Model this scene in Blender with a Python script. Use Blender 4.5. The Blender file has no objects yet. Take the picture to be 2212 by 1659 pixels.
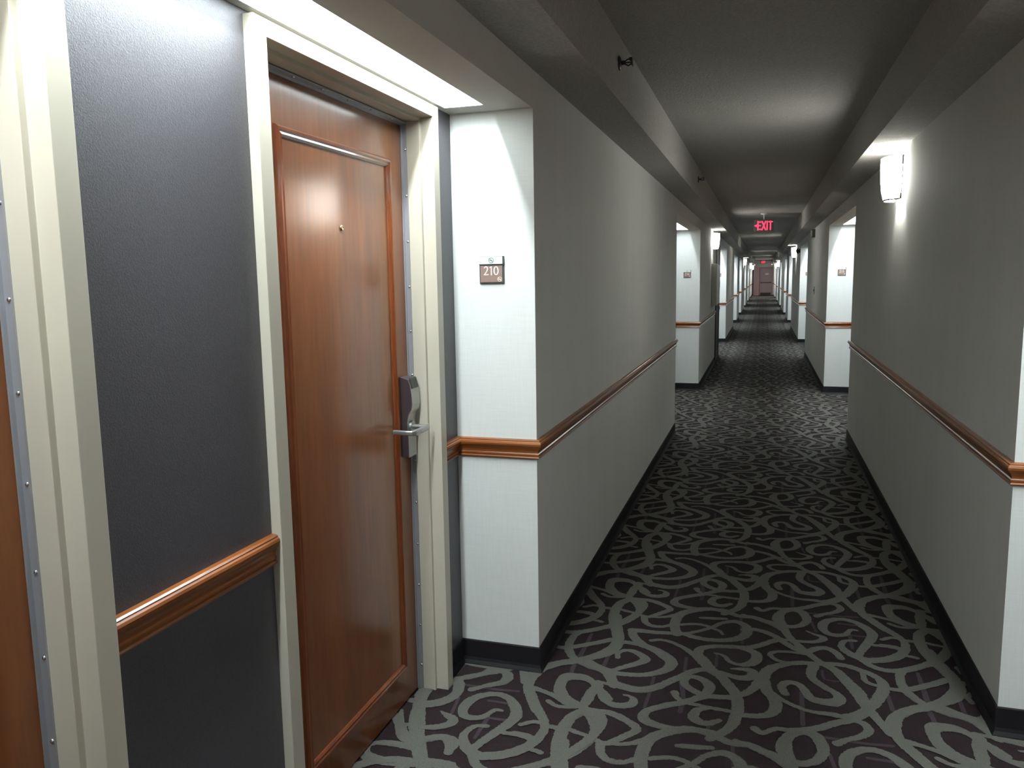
TUBE_S=395.0; LENS_S=23.0; SHADE_S=23.0; BULB_S=620.0; EXPOSURE=0.0
import bpy, math, random
import numpy as np
from mathutils import Vector, Matrix
random.seed(7)
sc = bpy.context.scene
COL = sc.collection

# ------------------------------------------------------------------ layout (metres; corridor runs along +Y)
XL, XR = -0.811, 0.787            # corridor wall faces
RECESS = 0.324                    # depth of the door alcoves
ZN, ZS, ZC = 2.164, 2.299, 2.562  # alcove soffit, side bulkhead underside, ceiling
BW = 0.206                        # bulkhead width
ZB = 0.103                        # base height
END_Y = 66.0
BACK_Y = -6.0
BLOCKS = [(-5.29, -0.20), (2.87, 7.95), (11.01, 16.08), (19.15, 24.2), (27.3, 29.8),
          (32.9, 38.0), (41.05, 46.1), (49.2, 54.2), (57.3, END_Y)]
NICHES = [(BLOCKS[i][1], BLOCKS[i+1][0]) for i in range(len(BLOCKS)-1)]

def wx(side, d):                  # wall depth coordinate -> world x
    return XL - d if side == 'left' else XR + d

# ------------------------------------------------------------------ mesh helpers
class MB:
    def __init__(self): self.v=[]; self.f=[]; self.m=[]; self.s=[]
    def add(self, vs, fs, mi=0, smooth=False):
        b=len(self.v); self.v += [tuple(map(float,p)) for p in vs]
        for f in fs: self.f.append(tuple(b+i for i in f)); self.m.append(mi); self.s.append(smooth)
        return self
    def quad(self, a,b,c,d, mi=0): return self.add([a,b,c,d],[(0,1,2,3)],mi)
    def box(self, x0,x1,y0,y1,z0,z1, mi=0):
        if x0>x1:x0,x1=x1,x0
        if y0>y1:y0,y1=y1,y0
        if z0>z1:z0,z1=z1,z0
        return self.add([(x0,y0,z0),(x1,y0,z0),(x1,y1,z0),(x0,y1,z0),(x0,y0,z1),(x1,y0,z1),(x1,y1,z1),(x0,y1,z1)],
            [(0,3,2,1),(4,5,6,7),(0,1,5,4),(1,2,6,5),(2,3,7,6),(3,0,4,7)],mi)
    def loft(self, rings, mi=0, closed=True, caps=True, smooth=False):
        n=len(rings[0]); vs=[p for r in rings for p in r]; fs=[]
        m=n if closed else n-1
        for i in range(len(rings)-1):
            for j in range(m):
                k=(j+1)%n
                fs.append((i*n+j,i*n+k,(i+1)*n+k,(i+1)*n+j))
        self.add(vs,fs,mi,smooth)
        if caps and closed:
            self.add(rings[0],[tuple(range(n))[::-1]],mi); self.add(rings[-1],[tuple(range(n))],mi)
        return self
    def cyl(self, p0,p1,r0,r1=None,n=16,mi=0,smooth=True,caps=True):
        r1=r0 if r1 is None else r1
        p0=Vector(p0);p1=Vector(p1);a=(p1-p0).normalized()
        u=a.orthogonal().normalized();w=a.cross(u)
        R=[[p+u*(r*math.cos(2*math.pi*i/n))+w*(r*math.sin(2*math.pi*i/n)) for i in range(n)] for p,r in ((p0,r0),(p1,r1))]
        return self.loft(R,mi,True,caps,smooth)
    def lathe(self, p0, axis, prof, n=20, mi=0, smooth=True):   # prof: (distance along axis, radius)
        p0=Vector(p0);a=Vector(axis).normalized();u=a.orthogonal().normalized();w=a.cross(u)
        R=[[p0+a*t+u*(r*math.cos(2*math.pi*i/n))+w*(r*math.sin(2*math.pi*i/n)) for i in range(n)] for t,r in prof]
        return self.loft(R,mi,True,True,smooth)
    def sweep_plan(self, path, prof, side=1, mi=0):
        # path: plan points; prof: closed polygon of (out, z); side: +1 offsets to the left of travel
        P=[Vector((p[0],p[1])) for p in path]; rings=[]
        for i,p in enumerate(P):
            ns=[]
            if i>0: d=(p-P[i-1]).normalized(); ns.append(Vector((-d.y,d.x)))
            if i<len(P)-1: d=(P[i+1]-p).normalized(); ns.append(Vector((-d.y,d.x)))
            n=ns[0] if len(ns)==1 else (ns[0]+ns[1])/(1+ns[0].dot(ns[1]))
            n=n*side
            rings.append([(p.x+n.x*o,p.y+n.y*o,z) for o,z in prof])
        return self.loft(rings,mi)
    def build(self, name, mats, parent=None, bevel=0.0, loc=None):
        me=bpy.data.meshes.new(name); me.from_pydata(self.v,[],self.f)
        for m in (mats if isinstance(mats,(list,tuple)) else [mats]): me.materials.append(m)
        me.polygons.foreach_set('material_index',self.m); me.polygons.foreach_set('use_smooth',self.s)
        me.update()
        o=bpy.data.objects.new(name,me); COL.objects.link(o)
        if parent: o.parent=parent
        if loc: o.location=loc
        if bevel:
            b=o.modifiers.new('bevel','BEVEL'); b.width=bevel; b.segments=2; b.limit_method='ANGLE'
        return o

def tag(o,label=None,cat=None,group=None,kind=None):
    if label:o['label']=label
    if cat:o['category']=cat
    if group:o['group']=group
    if kind:o['kind']=kind
    return o
def empty(name,loc,rz=0.0):
    o=bpy.data.objects.new(name,None); COL.objects.link(o); o.location=loc; o.rotation_euler=(0,0,rz)
    o.empty_display_size=0.1
    return o
def copy_tree(o,parent=None):
    c=o.copy(); COL.objects.link(c); c.parent=parent
    for ch in list(o.children): copy_tree(ch,c)
    return c
def wall_root(name,side,d,y,z=0.0):      # local +x points out of the wall
    return empty(name,(wx(side,d),y,z),0.0 if side=='left' else math.pi)

# ------------------------------------------------------------------ materials
def mat(name,col,rough=0.6,metal=0.0,spec=0.5,coat=0.0,coat_rough=0.1):
    m=bpy.data.materials.new(name); m.use_nodes=True; nt=m.node_tree; b=nt.nodes['Principled BSDF']
    b.inputs['Base Color'].default_value=(*col,1); b.inputs['Roughness'].default_value=rough
    b.inputs['Metallic'].default_value=metal; b.inputs['Specular IOR Level'].default_value=spec
    b.inputs['Coat Weight'].default_value=coat; b.inputs['Coat Roughness'].default_value=coat_rough
    return m,nt,b
def coords(nt,scale):
    tc=nt.nodes.new('ShaderNodeTexCoord'); mp=nt.nodes.new('ShaderNodeMapping')
    mp.inputs['Scale'].default_value=scale; nt.links.new(tc.outputs['Object'],mp.inputs['Vector']); return mp.outputs[0]
def noise(nt,scale,sc_vec=(1,1,1),detail=3.0,rough=0.5):
    n=nt.nodes.new('ShaderNodeTexNoise'); n.inputs['Scale'].default_value=scale; n.inputs['Detail'].default_value=detail
    n.inputs['Roughness'].default_value=rough
    nt.links.new(coords(nt,sc_vec),n.inputs['Vector']); return n.outputs['Fac']
def ramp(nt,fac,stops):
    r=nt.nodes.new('ShaderNodeValToRGB'); e=r.color_ramp.elements
    e[0].position=stops[0][0]; e[0].color=(*stops[0][1],1); e[1].position=stops[-1][0]; e[1].color=(*stops[-1][1],1)
    for p,c in stops[1:-1]:
        x=e.new(p); x.color=(*c,1)
    nt.links.new(fac,r.inputs[0]); return r.outputs[0]
def mul(nt,a,b,fac=1.0):
    x=nt.nodes.new('ShaderNodeMix'); x.data_type='RGBA'; x.blend_type='MULTIPLY'; x.inputs[0].default_value=fac
    nt.links.new(a,x.inputs[6]); nt.links.new(b,x.inputs[7]); return x.outputs[2]
def bump(nt,b,h,strength,dist):
    n=nt.nodes.new('ShaderNodeBump'); n.inputs['Strength'].default_value=strength; n.inputs['Distance'].default_value=dist
    nt.links.new(h,n.inputs['Height']); nt.links.new(n.outputs[0],b.inputs['Normal'])
def emis(name,col,strength):
    m=bpy.data.materials.new(name); m.use_nodes=True; nt=m.node_tree; b=nt.nodes['Principled BSDF']
    b.inputs['Base Color'].default_value=(*[min(1,c) for c in col],1)
    b.inputs['Emission Color'].default_value=(*col,1); b.inputs['Emission Strength'].default_value=strength
    return m
def scaled(c,k): return tuple(x*k for x in c)

# wallpaper: pale woven linen with faint vertical and horizontal threads
PAPER=(0.64,0.645,0.62)
WALLPAPER,nt,b=mat('linen_wallpaper',PAPER,0.75,spec=0.25)
v=ramp(nt,noise(nt,1.0,(260,260,9),2.0),[(0.3,scaled(PAPER,.975)),(0.7,scaled(PAPER,1.02))])
h=ramp(nt,noise(nt,1.0,(10,10,300),2.0),[(0.3,(.972,.972,.972)),(0.7,(1.015,1.015,1.015))])
w_=ramp(nt,noise(nt,1.0,(5,5,1.2),2.0),[(0.3,(.97,.97,.97)),(0.7,(1.02,1.02,1.02))])
nt.links.new(mul(nt,mul(nt,v,h),w_),b.inputs['Base Color'])
# charcoal accent paint in the alcoves
ACCENT,nt,b=mat('charcoal_paint',(0.045,0.042,0.05),0.47,spec=0.72)
f=noise(nt,330.0,(1,1,1),3.0,.6)
nt.links.new(ramp(nt,f,[(0.3,(.036,.032,.039)),(0.7,(.066,.060,.070))]),b.inputs['Base Color']); bump(nt,b,f,.6,.0011)
# textured ceiling paint
CEIL,nt,b=mat('textured_ceiling',(0.47,0.455,0.43),0.9,spec=0.1)
f=noise(nt,95.0,(1,1,1),5.0,.65); bump(nt,b,f,.9,.006)
nt.links.new(ramp(nt,f,[(0.3,(.39,.38,.36)),(0.65,(.53,.515,.49))]),b.inputs['Base Color'])
SOFFIT,nt,b=mat('smooth_soffit_paint',(0.52,0.505,0.46),0.7,spec=0.2)
# cream painted steel door frame
CREAM,nt,b=mat('cream_steel_paint',(0.60,0.57,0.475),0.38,spec=0.4)
f=noise(nt,3.0,(1,1,.6),3.0)
nt.links.new(ramp(nt,f,[(0.35,(.44,.40,.325)),(0.65,(.49,.447,.362))]),b.inputs['Base Color'])
# door veneer
def veneer(name,cols,grain=(16,16,1.3),rough=.3,coat=.55,cr=.16):
    m,nt,b=mat(name,cols[1],rough,spec=.35,coat=coat,coat_rough=cr)
    f=noise(nt,1.0,grain,5.0,.6); f2=noise(nt,1.0,(grain[0]*7,grain[1]*7,grain[2]*5),3.0,.6)
    a=ramp(nt,f,[(0.28,cols[0]),(0.5,cols[1]),(0.74,cols[2])])
    g=ramp(nt,f2,[(0.3,(.84,.82,.8)),(0.7,(1.08,1.08,1.08))])
    nt.links.new(mul(nt,a,g),b.inputs['Base Color'])
    return m
DOORWOOD=veneer('cherry_veneer',((.130,.038,.0085),(.170,.050,.011),(.215,.068,.015)),(9,9,1.1),.36,.62,.15)
MOULDWOOD=veneer('cherry_moulding_wood',((.12,.028,.008),(.155,.038,.011),(.19,.052,.015)),(14,14,3),.28,.7,.12)
RAILWOOD=veneer('varnished_rail_wood',((.15,.042,.009),(.21,.062,.012),(.28,.092,.018)),(2.2,2.2,60),.36,.45,.16)
BROWNDOOR,_,_=mat('dark_brown_door_paint',(.035,.024,.02),.5)
MAUVE,_,_=mat('mauve_door_paint',(.42,.31,.33),.5)
MAUVE_DARK,_,_=mat('mauve_side_paint',(.34,.235,.24),.6)
BASE,_,_=mat('black_vinyl_base',(.007,.006,.0075),.55,spec=.25)
STRIP,_,_=mat('grey_aluminium_strip',(.36,.36,.385),.38,metal=.5)
CHROME,_,_=mat('bright_screw_metal',(.75,.75,.76),.2,metal=1)
LOCKMETAL,_,_=mat('satin_chrome_lock',(.42,.42,.43),.32,metal=.85)
LOCKDARK,_,_=mat('dark_lock_body',(.045,.032,.035),.35,spec=.5)
LOCKBLACK,_,_=mat('black_reader_plastic',(.02,.021,.024),.2)
BRASS,_,_=mat('polished_brass',(.75,.55,.33),.2,metal=1)
BLACK,_,_=mat('black_plastic',(.01,.01,.01),.4)
DARKMETAL,_,_=mat('dark_bronze_metal',(.05,.046,.043),.5,metal=.2)
WHITEPL,_,_=mat('white_plastic',(.72,.73,.70),.4)
FIXTURE,_,_=mat('white_fixture_enamel',(.82,.83,.82),.5)
SIGNBROWN,_,_=mat('taupe_sign_face',(.215,.14,.115),.45)
SIGNPALE,_,_=mat('pale_sign_lettering',(.78,.66,.58),.45)
SIGNWHITE,_,_=mat('white_sign_insert',(.62,.64,.61),.35)
SIGNDARK,_,_=mat('dark_sign_frame',(.03,.035,.035),.4)
CABINET,_,_=mat('grey_painted_cabinet',(.46,.46,.42),.4)
GLASS_RED=emis('red_lit_letters',(1.0,.04,.11),1.7)
EXITBODY,_,_=mat('exit_sign_housing',(.10,.09,.075),.5)
TUBE=emis('fluorescent_tube_glow',(.86,.97,1.0),TUBE_S)
def lens(name,st):
    m=bpy.data.materials.new(name); m.use_nodes=True; nt=m.node_tree; nt.nodes.clear()
    o_=nt.nodes.new('ShaderNodeOutputMaterial'); mx=nt.nodes.new('ShaderNodeMixShader'); tr=nt.nodes.new('ShaderNodeBsdfTransparent'); em=nt.nodes.new('ShaderNodeEmission')
    em.inputs[0].default_value=(.88,.98,1.0,1); em.inputs[1].default_value=st; mx.inputs[0].default_value=.4
    nt.links.new(tr.outputs[0],mx.inputs[1]); nt.links.new(em.outputs[0],mx.inputs[2]); nt.links.new(mx.outputs[0],o_.inputs[0]); return m
LENS=lens('frosted_lens_glow',LENS_S); LENS_DIM=lens('dim_lens_glow',LENS_S*.5)
TUBE_DIM=emis('dim_tube_glow',(.86,.97,1.0),TUBE_S*.45)
ADDED_BOWL=emis('added_bowl_glow',(1.0,.93,.92),300.0)
SHADE=emis('frosted_shade_glow',(1.0,1.0,.93),SHADE_S)
BULB=emis('sconce_bulb_glow',(1.0,1.0,.93),BULB_S)
# carpet
def carpet(name,c0,c1):
    m,nt,b=mat(name,c0,.95,spec=.08)
    f=noise(nt,300.0,(1,1,1),3.0,.75)
    nt.links.new(ramp(nt,f,[(0.3,c0),(0.7,c1)]),b.inputs['Base Color']); bump(nt,b,f,.6,.004)
    return m
CARPET_DARK=carpet('dark_plum_pile',(.010,.0065,.0075),(.026,.017,.0185))
CARPET_LIGHT=carpet('pale_grey_pile',(.070,.068,.059),(.130,.127,.112))
CARPET_FAINT=carpet('faint_mauve_pile',(.030,.022,.027),(.055,.042,.048))
SWIRLS=[[-.786,2.914,.036,-.741,2.97,.043,-.685,3.004,.046,-.625,3.065,.038,-.587,3.127,.036,-.559,3.176,.036],[-.721,3.039,.036,-.684,3.0,.036,-.628,2.968,.036,-.571,2.947,.039,-.538,2.911,.045,-.512,2.865,.048,-.475,2.846,.048,-.412,2.838,.048,-.355,2.871,.043,-.308,2.931,.038,-.264,2.988,.036,-.234,3.032,.036,-.195,3.062,.036,-.165,3.061,.036,-.134,3.033,.036],[-.556,3.214,.036,-.519,3.219,.036,-.467,3.212,.036,-.404,3.188,.047,-.349,3.138,.058,-.317,3.088,.053,-.324,3.035,.048,-.357,2.993,.042,-.408,2.958,.036,-.47,2.943,.036,-.534,2.939,.036],[-.533,3.071,.024,-.537,3.115,.024,-.507,3.146,.027,-.47,3.139,.034,-.431,3.105,.042,-.421,3.083,.046,-.443,3.048,.039,-.493,3.001,.032,-.541,2.951,.024],[-.557,3.166,.048,-.562,3.25,.052,-.595,3.365,.055,-.62,3.466,.053,-.623,3.567,.05,-.609,3.637,.048,-.568,3.682,.048,-.531,3.645,.047,-.515,3.571,.041,-.524,3.493,.036,-.554,3.43,.036,-.593,3.371,.036,-.636,3.336,.036,-.696,3.293,.036,-.741,3.25,.036,-.753,3.175,.036,-.75,3.102,.036,-.721,3.039,.036,-.684,3.0,.036],[-.62,3.555,.024,-.572,3.54,.024,-.513,3.521,.024],[-.564,3.69,.036,-.486,3.691,.036,-.425,3.661,.036,-.379,3.615,.036,-.413,3.561,.032,-.465,3.503,.028,-.512,3.515,.024],[-.484,3.497,.036,-.472,3.446,.033,-.443,3.413,.03,-.395,3.414,.027,-.342,3.453,.024],[-.465,3.503,.024,-.398,3.518,.024,-.352,3.552,.03,-.307,3.602,.033,-.251,3.643,.024],[-.515,3.341,.048,-.473,3.347,.041,-.416,3.348,.036,-.346,3.358,.036,-.295,3.366,.036,-.252,3.347,.036,-.191,3.337,.036,-.128,3.347,.037,-.075,3.374,.044,-.04,3.417,.048,-.028,3.476,.048,-.043,3.529,.042,-.086,3.553,.035,-.137,3.525,.028,-.176,3.469,.024,-.22,3.423,.024,-.264,3.386,.024,-.309,3.362,.024],[-.515,3.341,.036,-.502,3.288,.044,-.466,3.233,.044,-.413,3.185,.036],[-.322,3.355,.048,-.34,3.436,.048,-.34,3.507,.048,-.324,3.573,.048,-.284,3.619,.048,-.227,3.656,.045,-.173,3.665,.039,-.113,3.643,.036,-.064,3.619,.036,-.007,3.623,.036,.041,3.6,.036,.092,3.578,.036],[-.313,3.457,.024,-.262,3.478,.024,-.215,3.479,.024,-.171,3.453,.024,-.142,3.433,.021,-.131,3.405,.016],[-.234,3.554,.024,-.182,3.562,.03,-.125,3.572,.024],[-.152,2.858,.024,-.198,2.829,.032,-.23,2.8,.036,-.3,2.752,.036,-.353,2.707,.036,-.371,2.665,.042,-.354,2.629,.046,-.303,2.611,.037,-.246,2.607,.036,-.174,2.62,.036,-.116,2.617,.036],[-.279,2.853,.036,-.268,2.818,.026,-.234,2.792,.024,-.186,2.785,.024,-.14,2.779,.024,-.064,2.775,.024],[-.249,2.783,.036,-.194,2.838,.036,-.166,2.879,.041,-.157,2.935,.047,-.185,2.979,.038,-.231,2.993,.036,-.253,2.964,.036,-.246,2.923,.036,-.206,2.88,.036,-.153,2.861,.036,-.067,2.874,.036],[-.155,2.775,.024,-.188,2.751,.034,-.199,2.706,.043,-.178,2.676,.043,-.145,2.673,.034,-.109,2.704,.024],[-.421,3.262,.024,-.384,3.28,.024,-.336,3.269,.024,-.283,3.232,.026,-.238,3.184,.034,-.199,3.126,.043,-.166,3.079,.048,-.122,3.028,.048,-.09,2.967,.048,-.06,2.901,.048,-.05,2.824,.048,-.054,2.748,.048,-.068,2.679,.041,-.101,2.621,.036,-.135,2.578,.036],[-.221,3.188,.048,-.212,3.241,.039,-.161,3.278,.036,-.09,3.294,.036,-.025,3.304,.036,.023,3.338,.036,.076,3.395,.036,.108,3.425,.036],[-.222,3.198,.036,-.196,3.146,.048,-.158,3.081,.036],[-.046,3.293,.036,.006,3.262,.045,.011,3.204,.048,-.014,3.159,.045,-.051,3.141,.027,-.09,3.157,.024,-.117,3.202,.021,-.153,3.217,.012],[-.123,3.059,.024,-.081,3.039,.034,-.04,3.031,.044,-.004,3.057,.048,-.004,3.097,.044,-.034,3.107,.032,-.083,3.098,.012],[-.067,2.882,.036,-.026,2.918,.036,.009,2.978,.04,.037,3.046,.048,.049,3.107,.048,.074,3.155,.044,.124,3.193,.036],[.041,3.038,.048,.052,2.957,.048,.075,2.907,.048,.082,2.846,.048,.063,2.796,.043,.026,2.77,.036,-.015,2.762,.034,-.056,2.758,.024],[-.583,2.658,.036,-.652,2.693,.043,-.688,2.739,.046,-.71,2.809,.038,-.706,2.863,.036,-.67,2.878,.036,-.625,2.873,.036,-.583,2.836,.036,-.554,2.794,.036,-.531,2.743,.036,-.496,2.709,.036,-.456,2.705,.043,-.423,2.726,.043,-.421,2.762,.029,-.435,2.778,.019,-.459,2.784,.012],[-.56,2.826,.036,-.581,2.786,.036,-.588,2.719,.036,-.59,2.655,.036],[-.594,2.67,.036,-.578,2.636,.036,-.543,2.601,.048,-.522,2.557,.048],[-.574,2.852,.024,-.517,2.846,.024,-.466,2.842,.024],[-.72,2.665,.024,-.684,2.64,.024,-.641,2.645,.028,-.593,2.666,.036],[.015,2.988,.048,.041,3.083,.048,.072,3.146,.044,.118,3.191,.037,.185,3.224,.036,.243,3.231,.036,.305,3.246,.036,.358,3.244,.036,.403,3.22,.036,.446,3.188,.036,.471,3.142,.042,.467,3.082,.048,.434,2.992,.048,.405,2.938,.043,.36,2.88,.036,.314,2.849,.036,.257,2.851,.031,.202,2.85,.024,.148,2.873,.024,.104,2.907,.024,.066,2.953,.024],[.117,2.955,.036,.104,3.005,.036,.127,3.045,.036,.166,3.039,.036,.187,2.995,.036,.207,2.944,.042,.248,2.932,.05,.289,2.94,.058,.306,2.972,.047,.294,3.009,.036,.263,3.041,.036,.23,3.083,.036,.215,3.132,.04,.23,3.209,.048],[.114,3.596,.048,.138,3.477,.039,.179,3.381,.036,.222,3.302,.036,.26,3.245,.036,.309,3.194,.044,.342,3.115,.052,.372,3.039,.059,.387,2.964,.05,.405,2.9,.041,.431,2.828,.036,.45,2.772,.036],[.122,3.552,.048,.103,3.635,.058,.121,3.714,.042,.165,3.751,.043,.207,3.738,.048,.227,3.663,.043,.206,3.598,.036,.164,3.563,.036,.127,3.565,.036],[.01,3.728,.036,.035,3.706,.026,.078,3.746,.024,.132,3.752,.031,.205,3.781,.036,.28,3.841,.036,.345,3.885,.036,.399,3.953,.036],[.33,3.881,.024,.372,3.859,.034,.382,3.817,.036,.351,3.774,.031,.302,3.739,.026,.272,3.709,.036],[-.051,3.635,.024,.011,3.604,.024,.076,3.562,.028,.117,3.522,.036],[-.043,3.472,.036,-.002,3.489,.036,.039,3.478,.036,.084,3.446,.036,.123,3.392,.036,.165,3.345,.036,.207,3.328,.036,.252,3.371,.036,.295,3.381,.036,.326,3.346,.036,.339,3.306,.036],[.133,3.421,.024,.194,3.422,.024,.246,3.432,.028,.283,3.469,.036,.276,3.494,.028,.251,3.508,.02,.219,3.533,.012],[.214,3.305,.024,.142,3.308,.024,.082,3.291,.024,.065,3.258,.024,.09,3.221,.024,.135,3.206,.024,.185,3.215,.024],[.43,3.597,.014,.403,3.595,.022,.377,3.543,.03,.34,3.524,.036,.301,3.539,.037,.288,3.603,.046,.315,3.669,.041,.373,3.703,.036,.43,3.683,.038,.473,3.626,.047,.487,3.563,.048,.46,3.481,.042,.426,3.399,.036,.403,3.333,.036],[.41,3.488,.024,.371,3.477,.024,.351,3.429,.03,.362,3.381,.039,.395,3.341,.047,.434,3.318,.048,.475,3.324,.048,.518,3.346,.048,.564,3.388,.048,.599,3.457,.04,.606,3.532,.036,.585,3.59,.038,.545,3.646,.046,.502,3.727,.048,.47,3.803,.044,.48,3.895,.036,.512,3.97,.036,.586,4.032,.036,.65,4.077,.04,.712,4.136,.047,.745,4.217,.039,.739,4.305,.036,.713,4.409,.036,.692,4.519,.036],[.408,3.344,.036,.441,3.277,.036,.492,3.246,.036,.557,3.259,.036,.617,3.299,.036,.679,3.363,.036,.732,3.435,.036,.774,3.527,.039,.787,3.614,.048,.769,3.674,.039,.724,3.684,.036,.68,3.628,.036,.665,3.538,.036,.674,3.449,.036,.689,3.375,.036,.714,3.299,.039,.731,3.233,.048,.728,3.164,.048,.695,3.09,.048,.644,3.029,.048,.594,2.988,.048,.535,2.952,.048,.485,2.894,.048,.463,2.837,.048,.457,2.774,.048],[.561,3.265,.036,.54,3.196,.036,.543,3.121,.036,.561,3.068,.036,.586,3.02,.036,.613,2.997,.036,.661,2.973,.036,.709,2.958,.036,.751,2.92,.036],[.484,3.095,.024,.54,3.099,.033,.598,3.136,.036,.658,3.182,.036,.711,3.227,.036],[.409,3.204,.024,.41,3.142,.024,.43,3.114,.024,.467,3.107,.024],[.482,3.788,.036,.543,3.768,.026,.594,3.746,.032,.65,3.709,.036,.704,3.718,.036,.718,3.798,.035,.719,3.86,.025,.672,3.903,.033,.611,3.899,.043,.587,3.861,.048,.599,3.778,.046,.65,3.709,.036],[.719,3.86,.036,.757,3.821,.036,.785,3.781,.036],[.647,4.055,.036,.707,4.01,.036,.759,3.985,.036,.771,3.899,.033,.789,3.873,.024],[.48,3.465,.024,.535,3.47,.036,.582,3.458,.036],[.521,3.529,.024,.559,3.559,.024,.593,3.558,.024],[.598,3.397,.024,.632,3.388,.024],[.621,3.546,.024,.666,3.543,.036]]
ALCOVE_SWIRLS=[[-1.216,2.532,.036,-1.145,2.532,.036,-1.094,2.567,.042,-1.068,2.623,.045,-1.085,2.694,.036,-1.09,2.737,.036,-1.024,2.791,.036,-.998,2.835,.036,-.946,2.831,.036,-.92,2.793,.045,-.927,2.747,.042,-.973,2.713,.032,-1.016,2.671,.02],[-1.2,2.627,.048,-1.174,2.528,.048,-1.133,2.425,.048,-1.094,2.33,.048,-1.048,2.244,.048,-1.009,2.169,.048],[-1.218,2.461,.012,-1.197,2.4,.033,-1.157,2.333,.045,-1.126,2.301,.048,-1.082,2.293,.041,-1.051,2.315,.036,-1.013,2.339,.04,-.974,2.331,.048,-.955,2.303,.044,-.956,2.258,.012],[-1.11,2.374,.024,-1.052,2.394,.033,-1.015,2.423,.042,-1.017,2.458,.038,-1.07,2.488,.01],[-1.211,2.172,.048,-1.158,2.162,.048,-1.084,2.169,.048,-.997,2.189,.048,-.925,2.199,.048],[-1.209,2.247,.024,-1.152,2.253,.024,-1.067,2.251,.024]]
FAINT=[[-.68,3.261,.014,-.686,3.109,.014,-.688,3.038,.014],[-.57,3.111,.014,-.573,2.983,.014],[-.369,2.949,.014,-.37,2.829,.014,-.374,2.717,.014],[-.695,2.949,.014,-.681,2.879,.014],[-.262,3.147,.014,-.259,3.025,.014],[-.263,2.935,.02,-.245,2.824,.02,-.247,2.723,.02],[-.144,3.22,.014,-.142,3.104,.014],[-.144,2.664,.014,-.144,2.602,.014],[-.059,3.609,.014,-.047,3.339,.014],[.175,2.983,.018,.169,2.754,.018],[.477,3.044,.018,.48,2.937,.018],[.26,3.18,.012,.263,3.11,.012,.314,3.107,.012],[.613,3.226,.018,.611,3.043,.018],[.604,2.964,.018,.606,2.878,.018],[.721,3.114,.014,.716,2.989,.014],[-1.049,2.596,.014,-1.034,2.491,.014],[-.899,2.499,.02,-.9,2.365,.014],[-1.06,2.693,.016,-.998,2.693,.016,-.927,2.692,.016,-.847,2.702,.016],[-.933,2.608,.016,-.84,2.607,.016],[-.891,2.498,.016,-.838,2.498,.016,-.794,2.514,.016]]
# ------------------------------------------------------------------ walls
def wall_side(side):
    A=MB(); X=lambda d: wx(side,d)
    q=lambda a,b,c,d,mi: A.quad(a,b,c,d,mi)
    A.quad((X(0),BACK_Y,ZN),(X(0),END_Y,ZN),(X(0),END_Y,ZC),(X(0),BACK_Y,ZC),0)       # band above the alcoves
    blocks=[(BACK_Y,BLOCKS[0][1])]+BLOCKS[1:]
    for y0,y1 in blocks:
        A.quad((X(0),y0,0),(X(0),y1,0),(X(0),y1,ZN),(X(0),y0,ZN),0)
    for k,(y0,y1) in enumerate(NICHES):
        for y in (y0,y1):
            A.quad((X(0),y,0),(X(RECESS),y,0),(X(RECESS),y,ZN),(X(0),y,ZN),0)
        ops=door_openings(y0,y1) if k<=DOORED else []
        cur=y0; D=RECESS
        for a,b in ops:
            A.quad((X(D),cur,0),(X(D),a,0),(X(D),a,ZN),(X(D),cur,ZN),1)
            A.quad((X(D),a,DZ),(X(D),b,DZ),(X(D),b,ZN),(X(D),a,ZN),1)
            cur=b
        A.quad((X(D),cur,0),(X(D),y1,0),(X(D),y1,ZN),(X(D),cur,ZN),1)
        # soffit round the light slot
        s0,s1,a,b=SLOT_D0,SLOT_D1,y0+SLOT_END,y1-SLOT_END
        A.quad((X(0),y0,ZN),(X(s0),y0,ZN),(X(s0),y1,ZN),(X(0),y1,ZN),2)
        A.quad((X(s1),y0,ZN),(X(D),y0,ZN),(X(D),y1,ZN),(X(s1),y1,ZN),2)
        A.quad((X(s0),y0,ZN),(X(s1),y0,ZN),(X(s1),a,ZN),(X(s0),a,ZN),2)
        A.quad((X(s0),b,ZN),(X(s1),b,ZN),(X(s1),y1,ZN),(X(s0),y1,ZN),2)
    o=A.build('wall_'+side,[WALLPAPER,ACCENT,SOFFIT])
    tag(o,'pale linen papered corridor wall on the %s with charcoal door alcoves'%side,'wall',kind='structure')
DZ=2.154; OW=1.074; DM=0.178
def door_openings(y0,y1):
    return [(y0+DM+.044,y0+DM+.044+OW),(y1-DM-OW,y1-DM)]
SLOT_D0,SLOT_D1,SLOT_END=0.151,0.297,0.115
DOORED=1
for s in ('left','right'): wall_side(s)

A=MB(); A.box(XL-RECESS-.1,XR+RECESS+.1,BACK_Y-.12,BACK_Y,0,ZC)
tag(A.build('wall_back',WALLPAPER),'papered wall closing the corridor behind the viewpoint','wall',kind='structure')
A=MB(); A.box(XL-.6,XR+.6,END_Y,END_Y+.12,0,ZC)
tag(A.build('wall_front',WALLPAPER),'papered end wall round the mauve door at the far end of the corridor','wall',kind='structure')

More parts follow.
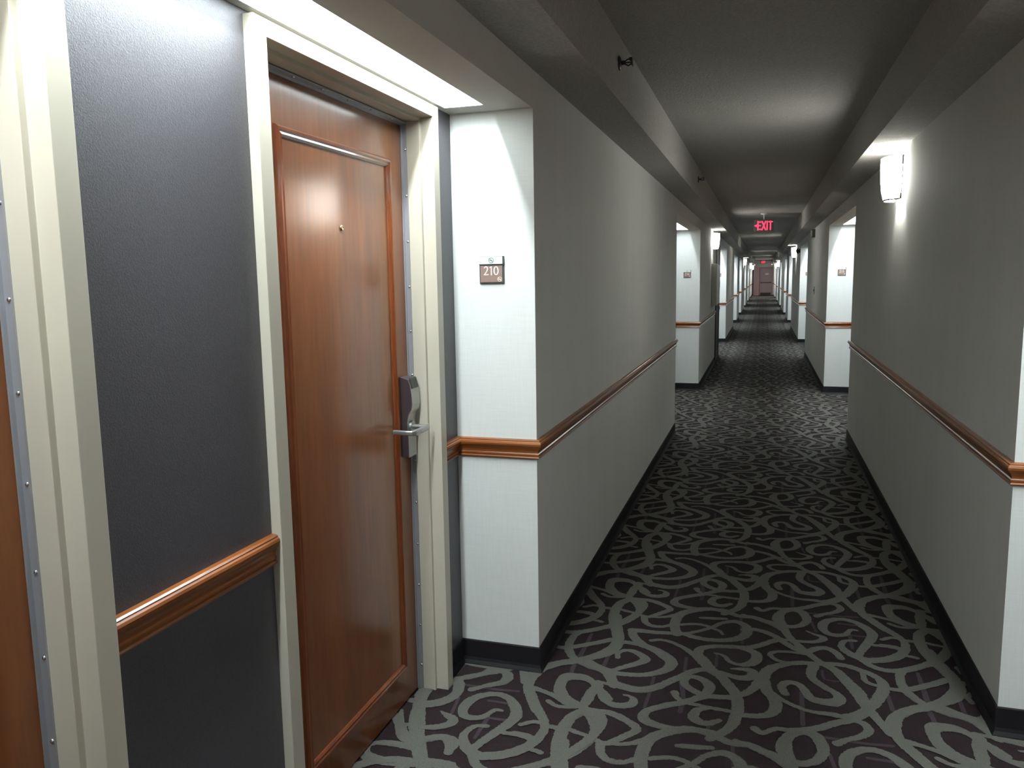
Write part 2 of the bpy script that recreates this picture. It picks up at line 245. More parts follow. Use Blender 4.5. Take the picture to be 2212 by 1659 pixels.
# ceiling with its two side bulkheads and the header near the far end
A=MB()
xb0,xb1=XL+BW,XR-BW
A.quad((xb0,BACK_Y,ZC),(xb1,BACK_Y,ZC),(xb1,END_Y,ZC),(xb0,END_Y,ZC))
A.quad((XL,BACK_Y,ZS),(xb0,BACK_Y,ZS),(xb0,END_Y,ZS),(XL,END_Y,ZS))
A.quad((XR,BACK_Y,ZS),(xb1,BACK_Y,ZS),(xb1,END_Y,ZS),(XR,END_Y,ZS))
A.quad((xb0,BACK_Y,ZS),(xb0,END_Y,ZS),(xb0,END_Y,ZC),(xb0,BACK_Y,ZC))
A.quad((xb1,BACK_Y,ZS),(xb1,END_Y,ZS),(xb1,END_Y,ZC),(xb1,BACK_Y,ZC))
A.box(xb0,xb1,55.6,55.9,ZS,ZC)
tag(A.build('ceiling',CEIL),'textured grey ceiling with boxed bulkheads along both walls','ceiling',kind='structure')

# ------------------------------------------------------------------ carpet
def spline(pts,step=.012):
    P=[np.array(p) for p in pts]
    P=[2*P[0]-P[1]]+P+[2*P[-1]-P[-2]]
    out=[]
    for i in range(1,len(P)-2):
        p0,p1,p2,p3=P[i-1:i+3]
        n=max(2,int(np.linalg.norm((p2-p1)[:2])/step))
        for j in range(n):
            t=j/n
            out.append(.5*((2*p1)+(p2-p0)*t+(2*p0-5*p1+4*p2-p3)*t*t+(3*p1-p0-3*p2+p3)*t**3))
    out.append(P[-2]); return np.array(out)
RNG=np.random.default_rng(4)
def ribbon(flat,z,step=.012,fray=0.0):
    pts=[(flat[i],flat[i+1],flat[i+2]) for i in range(0,len(flat),3)]
    C=spline(pts,step); xy=C[:,:2]; w=C[:,2]
    T=np.gradient(xy,axis=0); T/=np.linalg.norm(T,axis=1)[:,None]+1e-9
    N=np.stack([-T[:,1],T[:,0]],1); h=(w/2)[:,None]
    ja,jb=(RNG.normal(0,fray,(2,len(xy),1)) if fray else (0,0))
    L=xy+N*(h+ja); R=xy-N*(h+jb)
    # rounded ends
    def cap(c,t,n,r):
        return [c+ t*(r*math.sin(a))+n*(r*math.cos(a)) for a in (math.pi/4,math.pi/2,3*math.pi/4)]
    vs=[];fs=[]
    m=len(C)
    for i in range(m): vs+= [(*L[i],z),(*R[i],z)]
    for i in range(m-1): fs.append((2*i,2*i+1,2*i+3,2*i+2))
    e=cap(xy[-1],T[-1],N[-1],h[-1][0]); b=len(vs); vs+=[(*p,z) for p in e]; fs.append((2*m-2,2*m-1,b+2,b+1,b))
    e=cap(xy[0],-T[0],N[0],h[0][0]); b=len(vs); vs+=[(*p,z) for p in e]; fs.append((1,0,b,b+1,b+2))
    return vs,fs
PX,PY=1.293,1.045
A=MB()
A.quad((XL-RECESS-.1,BACK_Y,0),(XR+RECESS+.1,BACK_Y,0),(XR+RECESS+.1,END_Y+.5,0),(XL-RECESS-.1,END_Y+.5,0),0)
def lattice(strokes,mi,z0,step,rows,cols):
    for si,st in enumerate(strokes):
        vs,fs=ribbon([c*(.93 if j%3==2 else 1) for j,c in enumerate(st)],z0+si*4.5e-5,step,.0011 if step<.02 else 0); V=np.array(vs); V[:,2]+=np.linspace(0,2e-5,len(V))
        for ry in rows:
            for cx in cols:
                W=V.copy(); W[:,0]+=cx*PX; W[:,1]+=ry*PY; W[:,2]+=((cx+1)+3*(ry%2))*4e-6
                if W[:,0].min()>XR+RECESS or W[:,0].max()<XL-RECESS: continue
                # drop pieces buried inside the wall piers
                A.add([tuple(p) for p in W],fs,mi)
near=range(-3,8); far=range(8,60)
lattice(SWIRLS,1,.0012,.007,near,(-1,0,1)); lattice(SWIRLS,1,.0012,.05,far,(-1,0,1))
lattice(ALCOVE_SWIRLS,1,.0016,.007,near,(0,)); lattice(ALCOVE_SWIRLS,1,.0016,.05,range(8,20),(0,))
lattice(FAINT,2,.0009,.03,range(-3,14),(-1,0,1))
tag(A.build('floor',[CARPET_DARK,CARPET_LIGHT,CARPET_FAINT]),'dark plum corridor carpet patterned with pale looping swirls','carpet',kind='structure')

# ------------------------------------------------------------------ chair rails and bases
RAIL=[(0,.866),(.010,.866),(.012,.870),(.010,.874),(.007,.876),(.010,.879),(.010,.884),(.007,.888),(.008,.896),(.012,.905),(.018,.912),
      (.022,.918),(.023,.925),(.021,.931),(.017,.934),(.017,.937),(.012,.940),(0,.941)]
BASEP=[(0,0),(.016,0),(.014,.006),(.008,.018),(.005,.03),(.005,ZB-.004),(.003,ZB),(0,ZB)]
tn=[0]
def trim(path,side,label):
    tn[0]+=1
    o=MB().sweep_plan(path,RAIL,side).build('trim_%d'%tn[0],RAILWOOD)
    tag(o,label,'chair rail',kind='structure')
ORD=['nearest','second','third','fourth','fifth','sixth','seventh','eighth','ninth']
for side in ('left','right'):
    sg=-1 if side=='left' else 1
    X=lambda d: wx(side,d)
    Bm=MB(); D=RECESS
    for k,(y0,y1) in enumerate(BLOCKS):
        a=[(X(0),y0 if k else BACK_Y)]; 
        if k: a=[(X(D),y0-DM),(X(D),y0)]+a
        e=[(X(0),y1)]
        if k<len(BLOCKS)-1: e=e+[(X(D),y1),(X(D),y1+DM)]
        path=a+e
        if side=='left' and k==2:      # interrupted by the brown service door
            p1=a+[(X(0),14.70)]; p2=[(X(0),15.92)]+e
            trim(p1,sg,'varnished brown chair rail round the left pier after the second alcove, up to the brown door')
            trim(p2,sg,'short varnished chair rail on the left wall past the brown service door')
            Bm.sweep_plan(p1,BASEP,sg); Bm.sweep_plan(p2,BASEP,sg)
        else:
            where='behind the viewpoint' if k==0 else 'wrapping the %s full wall pier ahead'%ORD[k-1]
            trim(path,sg,'varnished brown chair rail on the %s wall %s'%(side,where))
            Bm.sweep_plan(path,BASEP,sg)
    for k,(y0,y1) in enumerate(NICHES):
        if k<=DOORED:
            (a0,a1),(b0,b1)=door_openings(y0,y1)
            p=[(X(D),a1),(X(D),b0)]
            trim(p,sg,'short varnished chair rail between the two doors of the %s %s alcove'%(ORD[k],side))
        else: p=[(X(D),y0+DM),(X(D),y1-DM)]
        Bm.sweep_plan(p,BASEP,sg)
    tag(Bm.build('baseboard_'+side,BASE),'black vinyl base running along the %s wall and its alcoves'%side,'baseboard',kind='structure')

# ------------------------------------------------------------------ guest room doors (local: x out of wall, y along, origin at opening centre on alcove wall)
def room_door(n,label,flip=1,full=True):
    MY0_,MY1_=sorted((MY0*flip,MY1*flip)); PEEP_=PEEP*flip
    r=empty('door_%d'%n,(0,0,0)); tag(r,label,'door',kind='structure')
    h=OW/2
    prof=[(0,0),(0,.027),(.050,.027),(.050,-.019),(.0655,-.019),(.0655,-.13),(0,-.13)]
    fm=MB(); rings=[]
    for (yy,top) in ((-h,0),(-h,1),(h,1),(h,0)):
        sgn=1 if yy<0 else -1
        rings.append([(x, yy+sgn*u, (DZ-u*.8) if top else 0.0) for u,x in prof])
    fm.loft(rings); tag(fm.build('door_frame',CREAM,r,bevel=.0015),'cream painted steel frame')
    ih=h-.0655
    # leaf with applied moulding
    lf=MB(); lf.box(-.135,-.088,-ih+.002,ih-.002,.008,DZ-.057)
    leaf=tag(lf.build('door_leaf',DOORWOOD,r),'reddish brown cherry veneer slab')
    my0,my1,mz0,mz1=MY0_,MY1_,.130,1.962
    mp=[(0,0),(.002,.006),(.007,.011),(.013,.011),(.018,.007),(.024,.009),(.030,.004),(.031,0)]
    rings=[]
    for (yy,zz,sy,sz) in ((my0,mz0,1,1),(my0,mz1,1,-1),(my1,mz1,-1,-1),(my1,mz0,-1,1),(my0,mz0,1,1)):
        rings.append([(-.088+x, yy+sy*u, zz+sz*u) for u,x in mp])
    mm=MB(); mm.loft(rings,caps=False); mm.build('panel_moulding',MOULDWOOD,leaf)
    pp=MB(); pp.lathe((-.088,PEEP_,1.712),(1,0,0),[(0,.009),(.003,.009),(.005,.0065),(.0055,.004),(.004,.003)],16)
    pp.build('peephole',BRASS,leaf)
    # smoke seal strips with screws
    st=MB(); t=.004
    for s in (-1,1):
        st.box(-.087,-.067,s*ih,s*(ih-t),0.004,DZ-.057); st.box(-.0875,-.083,s*ih,s*(ih-.012),0.004,DZ-.060)
    st.box(-.087,-.067,-ih,ih,DZ-.0555,DZ-.0595); st.box(-.0875,-.083,-ih,ih,DZ-.0555,DZ-.067)
    strip=tag(st.build('weather_strip',STRIP,r),'grey aluminium seal strip')
    if full:
        def screw(p,ax):
            q=MB(); q.lathe((0,0,0),ax,[(0,.0045),(.0012,.0042),(.0024,.0028),(.0029,.001)],10)
            q.build('screw',CHROME,strip,loc=p)
        for i in range(13):
            z=.098+.159*i
            screw((-.073,ih-t,z),(0,-1,0)); screw((-.073,-ih+t,z),(0,1,0))
        for i in range(6): screw((-.073,-ih+.1+i*.148,DZ-.0595),(0,0,-1))
    # lock
    yc=LOCKY*flip; x0=-.088
    side_prof=[(0,.925),(.026,.922),(.026,.99),(.024,1.03),(.024,1.055),(.029,1.078),(.040,1.095),(.044,1.115),(.043,1.15),(.038,1.185),(.031,1.203),(0,1.212)]
    w=.033
    lk=MB(); rings=[[(x0+x,yc+s*w,z) for x,z in side_prof] for s in (-1,1)]
    lk.loft(rings); lock=tag(lk.build('door_lock',LOCKDARK,r,bevel=.002),'key card lock with dark sides')
    fp=MB(); front=side_prof[1:-1]
    R=[[(x0+x+.0005,yc+s*w*.98,z) for x,z in front]+[(x0+x+.003,yc+s*w*.98,z) for x,z in reversed(front)] for s in (-1,1)]
    fp.loft(R); fp.build('lock_cover',LOCKMETAL,lock)
    rd=MB(); rd.loft([[(x0+.0345,yc+s*w*.8,1.2095),(x0+.0385,yc+s*w*.8,1.206),(x0+.0475,yc+s*w*.8,1.172),(x0+.0435,yc+s*w*.8,1.170)] for s in (-1,1)])
    rd.build('card_reader',LOCKBLACK,lock)
    hd=MB(); zc=1.03
    hd.cyl((x0+.024,yc,zc),(x0+.034,yc,zc),.022,.021,20); hd.cyl((x0+.03,yc,zc),(x0+.085,yc,zc),.0095,.0095,16)
    bar=[(x0+a_,yc+b_*flip,zc+c_) for a_,b_,c_ in ((.088,.012,0),(.089,-.06,-.001),(.087,-.100,-.002),(.079,-.112,-.002),(.06,-.115,-.002),(.012,-.117,-.001))]
    R=[]
    for i,p in enumerate(bar):
        a=Vector(bar[max(0,i-1)]);c=Vector(bar[min(len(bar)-1,i+1)]);d=(c-a).normalized();n=Vector((-d.y,d.x,0)).normalized()
        p=Vector(p);hh=.011 if i<3 else .0085;tt=.0045
        R.append([p+n*tt*.6+Vector((0,0,hh)),p+n*tt+Vector((0,0,hh*.5)),p+n*tt-Vector((0,0,hh*.5)),p+n*tt*.6-Vector((0,0,hh)),
                  p-n*tt*.6-Vector((0,0,hh)),p-n*tt-Vector((0,0,hh*.5)),p-n*tt+Vector((0,0,hh*.5)),p-n*tt*.6+Vector((0,0,hh))])
    hd.loft(R); tag(hd.build('lever_handle',LOCKMETAL,lock,bevel=.001),'brushed metal lever')
    return r
OPEN_B=door_openings(*NICHES[0])[1]; YC=(OPEN_B[0]+OPEN_B[1])/2
MY0,MY1,PEEP,LOCKY=1.848-YC,2.522-YC,2.180-YC,2.578-YC
proto=room_door(1,'cherry wood guest room door standing beside the 210 room sign')
proto.location=(wx('left',RECESS),YC,0)
protoA=room_door(2,'cherry wood guest room door cut by the left edge of the picture, left of the charcoal wall strip',-1)
def copy_door(n,side,i,y,label):
    d=copy_tree(proto if (side=='left')==(i==1) else protoA); d.name='door_%d'%n; d.location=(wx(side,RECESS),y,0); d.rotation_euler=(0,0,0 if side=='left' else math.pi)
    d['label']=label; return d
plain=None
def door_y(k,i):
    a,b=door_openings(*NICHES[k])[i]; return (a+b)/2
protoA.location=(wx('left',RECESS),door_y(0,0),0)
n=3
for side,k,i,lab in (('right',0,0,'cherry wood door in the nearest right alcove, farther from the corridor end'),
                     ('right',0,1,'cherry wood door in the nearest right alcove, beside the near end of the right wall pier'),
                     ('left',1,0,'cherry wood door in the second left alcove, on its nearer half'),
                     ('left',1,1,'cherry wood door in the second left alcove, next to the 214 sign'),
                     ('right',1,0,'cherry wood door in the second right alcove, on its nearer half'),
                     ('right',1,1,'cherry wood door in the second right alcove, next to the 215 sign')):
    copy_door(n,side,i,door_y(k,i),lab); n+=1

# brown service door flush in the left wall past the second alcove
r=wall_root('door_%d'%n,'left',0,15.31); tag(r,'dark brown service door in the left corridor wall under the first left lamp','door',kind='structure')
fm=MB(); fm.box(0,.018,-.56,-.50,0,2.12); fm.box(0,.018,.50,.56,0,2.12); fm.box(0,.018,-.56,.56,2.06,2.12)
fm.build('door_frame',BROWNDOOR,r,bevel=.002)
lf=MB(); lf.box(.0,.008,-.499,.499,.01,2.059); lf.build('door_leaf',BROWNDOOR,r)
kb=MB(); kb.lathe((.008,-.42,1.0),(1,0,0),[(0,.028),(.006,.028),(.012,.012),(.035,.012),(.045,.026),(.06,.026),(.068,.012)],16); kb.build('door_knob',LOCKMETAL,r)
n+=1
# far end mauve door
r=empty('door_%d'%n,(0.205,END_Y,0)); tag(r,'pale mauve door with a dark push bar at the far end of the corridor','door',kind='structure')
fm=MB(); fm.box(-.50,-.44,-.05,0,0,2.17); fm.box(.44,.50,-.05,0,0,2.17); fm.box(-.50,.50,-.05,0,2.10,2.17); fm.build('door_frame',MAUVE_DARK,r)
MB().box(-.44,.44,-.035,0,.01,2.10).build('door_leaf',MAUVE,r)
pb=MB(); pb.box(-.40,.40,-.10,-.07,.95,1.02); pb.box(-.40,-.34,-.08,-.035,.94,1.03); pb.box(.34,.40,-.08,-.035,.94,1.03); pb.build('push_bar',DARKMETAL,r)
MB().box(-.40,.38,-.040,-.035,.02,.20).build('kick_plate',DARKMETAL,r)
MB().box(-.06,.20,-.038,-.035,1.58,1.72).build('notice',WHITEPL,r)
A=MB(); A.box(-.72,-.30,END_Y-.9,END_Y,0,2.17)
tag(A.build('trim_%d'%(tn[0]+1),MAUVE_DARK),'mauve boxed return beside the door at the far corridor end','trim',kind='structure')
tn[0]+=1
for a,b in ((XL,-.72),(.72,XR)):
    trim([(a,END_Y),(b,END_Y)] if a>0 else [(a,END_Y),(b,END_Y)],-1,'stub of chair rail on the far end wall %s of the mauve door'%('left' if a<0 else 'right'))

# ------------------------------------------------------------------ recessed alcove lights
SD=.225; TX=.014
def alcove_light(L):
    r=empty('ceiling_light',(0,0,ZN))
    hw=(SLOT_D1-SLOT_D0)/2; H=L/2-SLOT_END; t=.002
    hs=MB()
    a,b,c=hw,H,SD
    hs.quad((-a,-b,0),(-a,b,0),(-a,b,c),(-a,-b,c)); hs.quad((a,-b,0),(a,b,0),(a,b,c),(a,-b,c))
    hs.quad((-a,-b,0),(a,-b,0),(a,-b,c),(-a,-b,c)); hs.quad((-a,b,0),(a,b,0),(a,b,c),(-a,b,c)); hs.quad((-a,-b,c),(a,-b,c),(a,b,c),(-a,b,c))
    hs.build('housing',FIXTURE,r)
    ln=MB(); ln.quad((-a,-b,.004),(a,-b,.004),(a,b,.004),(-a,b,.004)); ln.build('frosted_lens',LENS,r)
    m=2 if L>2.6 else 1
    seg=2*H/m
    for i in range(m):
        y0=-H+i*seg+.02; y1=-H+(i+1)*seg-.02
        MB().cyl((TX,y0,SD-.03),(TX,y1,SD-.03),.015,None,8).build('fluorescent_tube',TUBE,r)
        for ya in (y0-.018,y1): MB().box(TX-.02,TX+.02,ya,ya+.018,SD-.05,SD).build('lamp_holder',FIXTURE,r)
    return r
src={}
for k,(y0,y1) in enumerate(NICHES):
    L=round(y1-y0,2)
    for side in ('left','right'):
        if L not in src: src[L]=alcove_light(L); o=src[L]
        else: o=copy_tree(src[L])
        o.location=(wx(side,(SLOT_D0+SLOT_D1)/2),(y0+y1)/2,ZN); o.rotation_euler=(0,0,0 if side=='left' else math.pi)
        lab=('long recessed light strip above the door beside the 210 sign' if (k==0 and side=='left') else
             'recessed light strip over the nearest right alcove, beside the end of the near pier' if k==0 else
             'recessed light strip in the soffit of the %s door alcove on the %s'%(ORD[k],side))
        tag(o,lab,'ceiling light','recessed alcove light strips')

for o in [o for o in COL.objects if o.name.startswith('ceiling_light') and o.get('label','').startswith('recessed light strip in the soffit of the second door alcove on the left')]:
    for c in o.children:           # a weaker pair of tubes and a dimmer lens
        if c.name.startswith(('fluorescent_tube','frosted_lens')):
            c.data=c.data.copy(); c.data.materials[0]=TUBE_DIM if c.name.startswith('fluo') else LENS_DIM
r=empty('added_ceiling_lamp',(0,61,ZC)); tag(r,'added round ceiling lamp, unseen past the ceiling header, lighting the mauve end door','ceiling light')  # assumed lamp, hidden behind the header, added to brighten the far end
q=MB(); q.lathe((0,0,0),(0,0,-1),[(0,.17),(.02,.17),(.025,.16)],24); q.build('added_lamp_base',WHITEPL,r)
q=MB(); q.lathe((0,0,-.02),(0,0,-1),[(0,.155),(.03,.15),(.06,.12),(.08,.07),(.085,.01)],24); q.build('added_lamp_bowl',ADDED_BOWL,r)

# ------------------------------------------------------------------ wall sconces
def sconce():
    r=empty('wall_sconce',(0,0,0))
    Hh=.25; N=20
    def ring(z,w,p,g=.022):
        return [(g+(p-g)*math.sqrt(max(0,1-(math.sin(a))**2))**.8, w*math.sin(a), z) for a in [(-math.pi/2+math.pi*i/N) for i in range(N+1)]]
    prof=[(0,.118,.098),(.05,.132,.110),(.12,.142,.118),(.19,.148,.121),(.25,.150,.120)]
    sh=MB()
    outer=[ring(z,w,p) for z,w,p in prof]; inner=[ring(z,w-.004,p-.004,.022) for z,w,p in prof]
    sh.loft(outer,0,False,False,True); sh.loft(inner,0,False,False,True)
    tag(sh.build('lamp_shade',SHADE,r),'glowing white frosted shade')
    bt=MB(); rr=ring(.002,.115,.095,.040); rr2=[(x,y,.005) for x,y,z in rr]; bt.loft([rr,rr2]); bt.build('bottom_diffuser',SHADE,r)
    tr=MB()
    for s in (-1,1): tr.box(.018,.026,s*.146,s*.153,.0,.25) if False else tr.loft([[(.016,s*.117,0),(.026,s*.117,0),(.026,s*.123,0),(.016,s*.123,0)],[(.016,s*.149,.25),(.026,s*.149,.25),(.026,s*.155,.25),(.016,s*.155,.25)]])
    e0=ring(-.004,.120,.100); e1=ring(.004,.120,.100); i0=ring(-.004,.115,.095,.022); i1=ring(.004,.115,.095,.022)
    tr.loft([e0,e1],0,False,False); tr.loft([i0,i1],0,False,False); tr.loft([e0,i0],0,False,False)
    tr.build('shade_trim',DARKMETAL,r)
    bp=MB(); bp.box(0,.012,-.05,.05,.05,.18); bp.box(.012,.05,-.012,.012,.06,.085); bp.build('wall_plate',WHITEPL,r)
    MB().cyl((.062,0,.085),(.062,0,.200),.017,None,10).build('light_bulb',BULB,r)
    return r
s0=sconce(); used=False
SCONCES=[('right',5.41,'lit frosted wall sconce nearest the camera on the right wall'),
         ('left',13.55,'lit frosted wall sconce on the left wall above the grey cabinet'),
         ('right',21.7,'lit frosted wall sconce on the right wall beside the brown fire bell'),
         ('left',35.45,'second lit wall sconce down the left wall'),
         ('right',43.6,'third lit wall sconce down the right wall'),
         ('left',51.7,'third lit wall sconce down the left wall'),
         ('right',53.3,'farthest lit wall sconce on the right wall'),
         ('left',62.3,'farthest lit wall sconce on the left wall'),
         ('left',-2.75,'lit wall sconce on the left wall behind the viewpoint')]
for i,(side,y,lab) in enumerate(SCONCES):
    o=s0 if i==0 else copy_tree(s0)
    o.location=(wx(side,0),y,1.99); o.rotation_euler=(0,0,0 if side=='left' else math.pi)
    tag(o,lab,'wall lamp','frosted wall sconces')

# ------------------------------------------------------------------ room number signs (local: x right, z up, y away from viewer)
def flat(strokes,y,name,m,parent,step=.0006):
    q=MB()
    for i,st in enumerate(strokes):
        vs,fs=ribbon(st,0,step)
        q.add([(x,y-1e-5*i,z) for x,z,_ in vs],fs)
        q.add([(x,y-.0006-1e-5*i,z) for x,z,_ in vs],fs)
    return q.build(name,m,parent)
def arc(cx,cz,rx,rz,a0,a1,w0,w1=None,n=12):
    out=[]
    for i in range(n+1):
        t=i/n;a=math.radians(a0+(a1-a0)*t); w=w0 if w1 is None else w0+(w1-w0)*math.sin(t*math.pi)
        out+= [cx+rx*math.cos(a),cz+rz*math.sin(a),w]
    return out
def digit(ch,x,z,h):     # strokes on a cell about .62h wide, thick/thin like a flared roman
    T,K=.085*h,.14*h
    f=lambda *p: [c for q in p for c in (x+q[0]*h,z+q[1]*h,q[2]*h)]
    if ch=='0':
        o=[]
        for i in range(25):
            a=math.radians(90+i*15); o+= [x+.31*h+.25*h*math.cos(a),z+.5*h+.46*h*math.sin(a),T+(K-T)*abs(math.cos(a))]
        return [o]
    if ch=='1': return [f((.34,.97,.12),(.34,.5,.12),(.34,.02,.13)),f((.14,.86,.06),(.24,.91,.08),(.33,.96,.1))]
    if ch=='2': return [f((.08,.82,.07),(.18,.94,.10),(.32,.97,.12),(.46,.88,.14),(.49,.72,.14),(.42,.52,.12),(.27,.28,.10),(.08,.06,.09)),f((.06,.05,.10),(.3,.05,.10),(.58,.06,.11))]
    if ch=='4': return [f((.44,.98,.12),(.44,.5,.13),(.44,.02,.13)),f((.42,.95,.07),(.22,.62,.07),(.05,.30,.08)),f((.03,.28,.09),(.3,.28,.09),(.6,.28,.09))]
    if ch=='5': return [f((.54,.95,.1),(.3,.95,.1),(.16,.95,.1)),f((.17,.95,.09),(.15,.75,.09),(.13,.55,.09)),f((.13,.56,.09),(.3,.62,.1),(.46,.52,.13),(.51,.32,.14),(.42,.12,.12),(.25,.03,.09),(.08,.06,.07))]
    if ch=='8':
        return [arc(x+.31*h,z+.73*h,.18*h,.23*h,0,360,.1*h),arc(x+.31*h,z+.26*h,.23*h,.24*h,0,360,.12*h)]
    if ch=='9': return [arc(x+.31*h,z+.68*h,.22*h,.28*h,0,360,.11*h),f((.52,.68,.13),(.50,.4,.12),(.38,.14,.1),(.2,.02,.07))]
    return []
def nosmoke(cx,cz,r,w):
    return [arc(cx,cz,r,r,0,360,w,n=24),[cx-.7*r,cz+.7*r,w,cx,cz,w,cx+.7*r,cz-.7*r,w],
            [cx-.62*r,cz-.05*r,w*1.3,cx,cz-.05*r,w*1.3,cx+.5*r,cz-.05*r,w*1.3]]
def room_sign(side,y,num,lab):
    cx={'left':XL-.167,'right':XR+.167}[side]
    r=empty('room_sign',(cx,y,1.535)); tag(r,lab,'room number sign','room number signs on the alcove piers')
    W=.0485
    bk=MB(); bk.box(-W,W,-.006,0,0,.072); bk.box(-W+.001,W,-.004,0,.072,.102)
    bk.box(W-.004,W+.0005,-.011,0,.070,.102); bk.box(-W,W,-.011,-.004,.070,.0735)
    bk.build('sign_frame',SIGNDARK,r)
    MB().box(-W+.0045,W-.0055,-.009,-.006,.0055,.0675).build('number_plate',SIGNBROWN,r)
    MB().box(-W+.001,W-.005,-.008,-.004,.0735,.101).build('paper_insert',SIGNWHITE,r)
    h=.032; s=[]; xx=-.031
    for ch in num:
        s+=digit(ch,xx,.032,h); xx+=h*.62
    flat(s,-.0095,'room_number',SIGNPALE,r)
    flat(nosmoke(W-.016,.0165,.008,.0016),-.0095,'no_smoking_symbol',SIGNPALE,r)
    flat(nosmoke(-.001,.087,.0095,.0013),-.0085,'no_smoking_symbol',SIGNDARK,r)
    dots=MB()
    for i,j in ((0,0),(0,1),(1,1),(2,0),(3,0),(3,1),(4,1),(5,0),(5,1)):
        dots.box(-.016+i*.004,-.0148+i*.004,-.0097,-.009,.014+j*.0035,.0152+j*.0035)
    dots.build('braille_dots',SIGNBROWN,r)
for side,y,num in (('left',2.87,'210'),('left',11.01,'214'),('right',11.01,'215'),('left',19.15,'218'),('right',19.15,'219')):
    room_sign(side,y,num,{'210':'brown and white room sign numbered 210 beside the large door','214':'small room sign numbered 214 on the bright left pier down the hall',
        '215':'small room sign on the bright right pier down the hall','218':'tiny room sign on the second bright left pier, behind the grey cabinet',
        '219':'tiny room sign on the second bright right pier, half hidden by the wall'}[num])

# ------------------------------------------------------------------ exit signs
def exit_sign(loc,lab):
    r=empty('exit_sign',loc); tag(r,lab,'exit sign','red exit signs')
    MB().box(-.155,.155,-.02,.02,0,.195).build('housing',EXITBODY,r,bevel=.004)
    s=[];z=.03;h=.135;w=.019
    def L(*p): return [c for q in p for c in (q[0],q[1],w)]
    def seg(a,b): 
        m_=((a[0]+b[0])/2,(a[1]+b[1])/2); return L(a,m_,b)
    x=-.093
    s+=[seg((-.103,.075+.035),(-.135,.0975)),seg((-.135,.0975),(-.103,.085))]
    s+=[seg((x,z),(x,z+h)),seg((x,z+h-.008),(x+.045,z+h-.008)),seg((x,z+h/2),(x+.038,z+h/2)),seg((x,z+.008),(x+.045,z+.008))]
    s+=[seg((-.028,z+h),(.028,z)),seg((.028,z+h),(-.028,z))]
    s+=[seg((.053,z),(.053,z+h))]
    s+=[seg((.105,z),(.105,z+h)),seg((.078,z+h-.008),(.133,z+h-.008))]
    flat(s,-.0215,'exit_lettering',GLASS_RED,r,step=.02)
    st=MB(); H=ZC-loc[2]; st.cyl((0,0,.19),(0,0,H-.01),.01,None,12); st.lathe((0,0,H),(0,0,-1),[(0,.055),(.012,.05),(.022,.02)],18)
    st.build('ceiling_mount',WHITEPL,r)
exit_sign((-.012,14.0,2.268),'red EXIT sign with a left arrow hanging from the ceiling')
exit_sign((-.02,55.2,2.31),'tiny second red EXIT sign at the far end of the corridor')

# ------------------------------------------------------------------ small wall and ceiling fittings
def sprinkler(y,lab):
    r=empty('sprinkler_head',(XL+BW,y,2.45)); tag(r,lab,'sprinkler','sidewall sprinkler heads')
    q=MB(); q.lathe((0,0,0),(1,0,0),[(0,.030),(.003,.030),(.008,.022),(.010,.012)],18); q.build('escutcheon',DARKMETAL,r)
    q=MB(); q.cyl((.008,0,0),(.03,0,0),.010,.008,10)
    for s in (-1,1):
        q.cyl((.026,0,s*.006),(.040,0,s*.014),.0028,None,6); q.cyl((.040,0,s*.014),(.056,0,s*.004),.0028,None,6)
    q.cyl((.030,0,0),(.052,0,0),.003,None,6)
    q.build('sprinkler_body',DARKMETAL,r)
    q=MB(); q.box(.055,.058,-.017,.017,-.014,.014); q.box(.045,.058,-.016,.016,.013,.016); q.build('deflector',DARKMETAL,r)
sprinkler(3.49,'dark sidewall sprinkler on the left bulkhead close to the camera')
sprinkler(7.8,'smaller dark sidewall sprinkler farther along the left bulkhead')

r=wall_root('fire_extinguisher_cabinet','left',-.002,13.85,1.07); tag(r,'grey wall cabinet on the left wall below the first left lamp','cabinet')
q=MB(); q.box(0,.080,-.36,.40,0,.68); q.build('cabinet_body',CABINET,r,bevel=.003)
q=MB(); q.box(.080,.090,-.345,.385,.015,.665); q.build('cabinet_door',WHITEPL,r,bevel=.002)
q=MB(); q.box(.090,.105,.32,.34,.28,.40); q.build('pull_handle',CHROME,r)

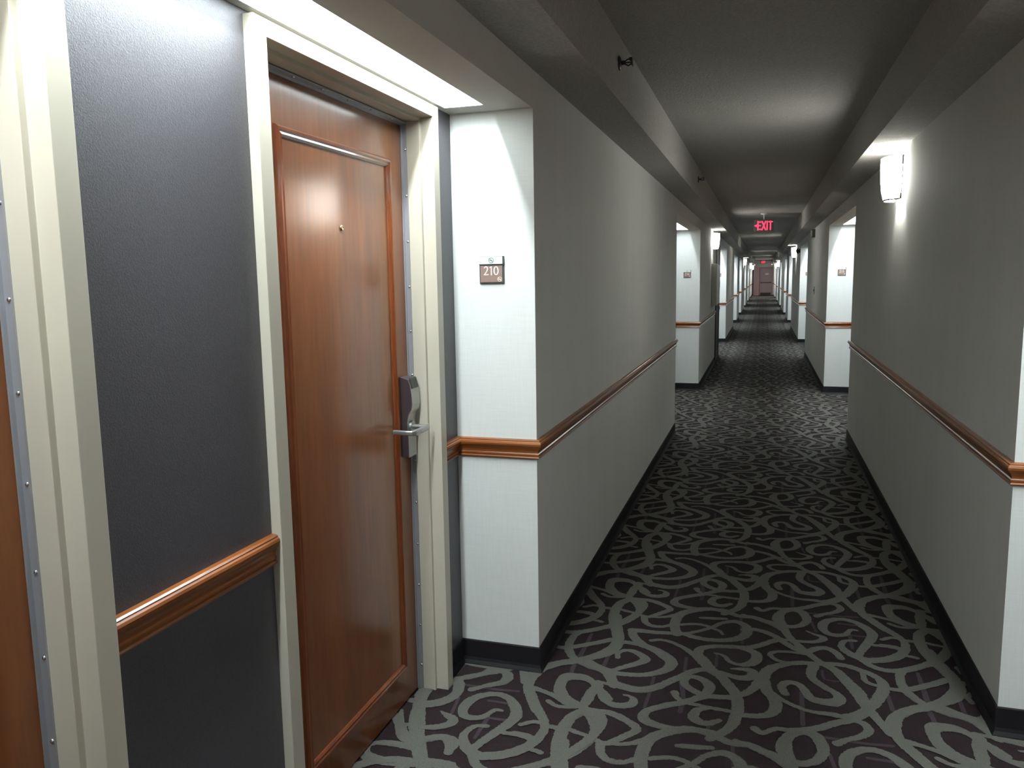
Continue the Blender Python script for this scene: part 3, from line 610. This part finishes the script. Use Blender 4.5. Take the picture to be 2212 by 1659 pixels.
r=wall_root('alarm_horn','right',0,14.0,2.15); tag(r,'small boxed alarm horn high on the right wall','alarm')
MB().box(0,.045,-.06,.06,0,.13).build('alarm_body',EXITBODY,r,bevel=.004)
MB().box(.045,.065,-.045,.045,.02,.11).build('strobe_lens',WHITEPL,r,bevel=.004)
r=wall_root('wall_switch','right',0,13.7,1.24); tag(r,'small dark brown switch plate on the right wall above the chair rail','switch')
MB().box(0,.006,-.036,.036,0,.12).build('switch_plate',BROWNDOOR,r,bevel=.002)
MB().box(.006,.014,-.008,.008,.045,.075).build('toggle',BLACK,r)
r=wall_root('fire_bell','right',0,19.45,2.09); tag(r,'round brown fire bell on the right wall before the second lamp','bell')
MB().lathe((0,0,0),(1,0,0),[(0,.045),(.03,.045),(.032,.03),(.04,.03)],20).build('bell_mount',BROWNDOOR,r)
MB().lathe((.038,0,0),(1,0,0),[(0,.072),(.012,.070),(.03,.058),(.045,.035),(.05,.010),(.058,.009)],24).build('bell_gong',BROWNDOOR,r)

# ------------------------------------------------------------------ camera and view
yaw,pitch,roll=0.30595,-0.1311,-0.01567
cy,sy,cp,sp=math.cos(yaw),math.sin(yaw),math.cos(pitch),math.sin(pitch)
fw=Vector((-sy*cp,cy*cp,sp)); rt=Vector((cy,sy,0)); up=rt.cross(fw)
r2=rt*math.cos(roll)+up*math.sin(roll); u2=-rt*math.sin(roll)+up*math.cos(roll)
M=Matrix((r2,u2,-fw)).transposed().to_4x4(); M.translation=Vector((0,0,1.55))
cd=bpy.data.cameras.new('camera'); cam=bpy.data.objects.new('camera',cd); COL.objects.link(cam)
cam.matrix_world=M; cd.sensor_width=36; cd.lens=36*1715.05/2212; cd.clip_start=.05; cd.clip_end=200
sc.camera=cam
w=bpy.data.worlds.new('world'); sc.world=w; w.use_nodes=True
w.node_tree.nodes['Background'].inputs[0].default_value=(0,0,0,1)
sc.view_settings.view_transform='Standard'; sc.view_settings.look='None'; sc.view_settings.gamma=1
sc.view_settings.use_curve_mapping=False; sc.view_settings.exposure=EXPOSURE
sc.cycles.adaptive_threshold=.015; sc.cycles.max_bounces=8; sc.cycles.diffuse_bounces=6; sc.cycles.glossy_bounces=4
sc.cycles.use_denoising=True; sc.cycles.sample_clamp_indirect=6.0
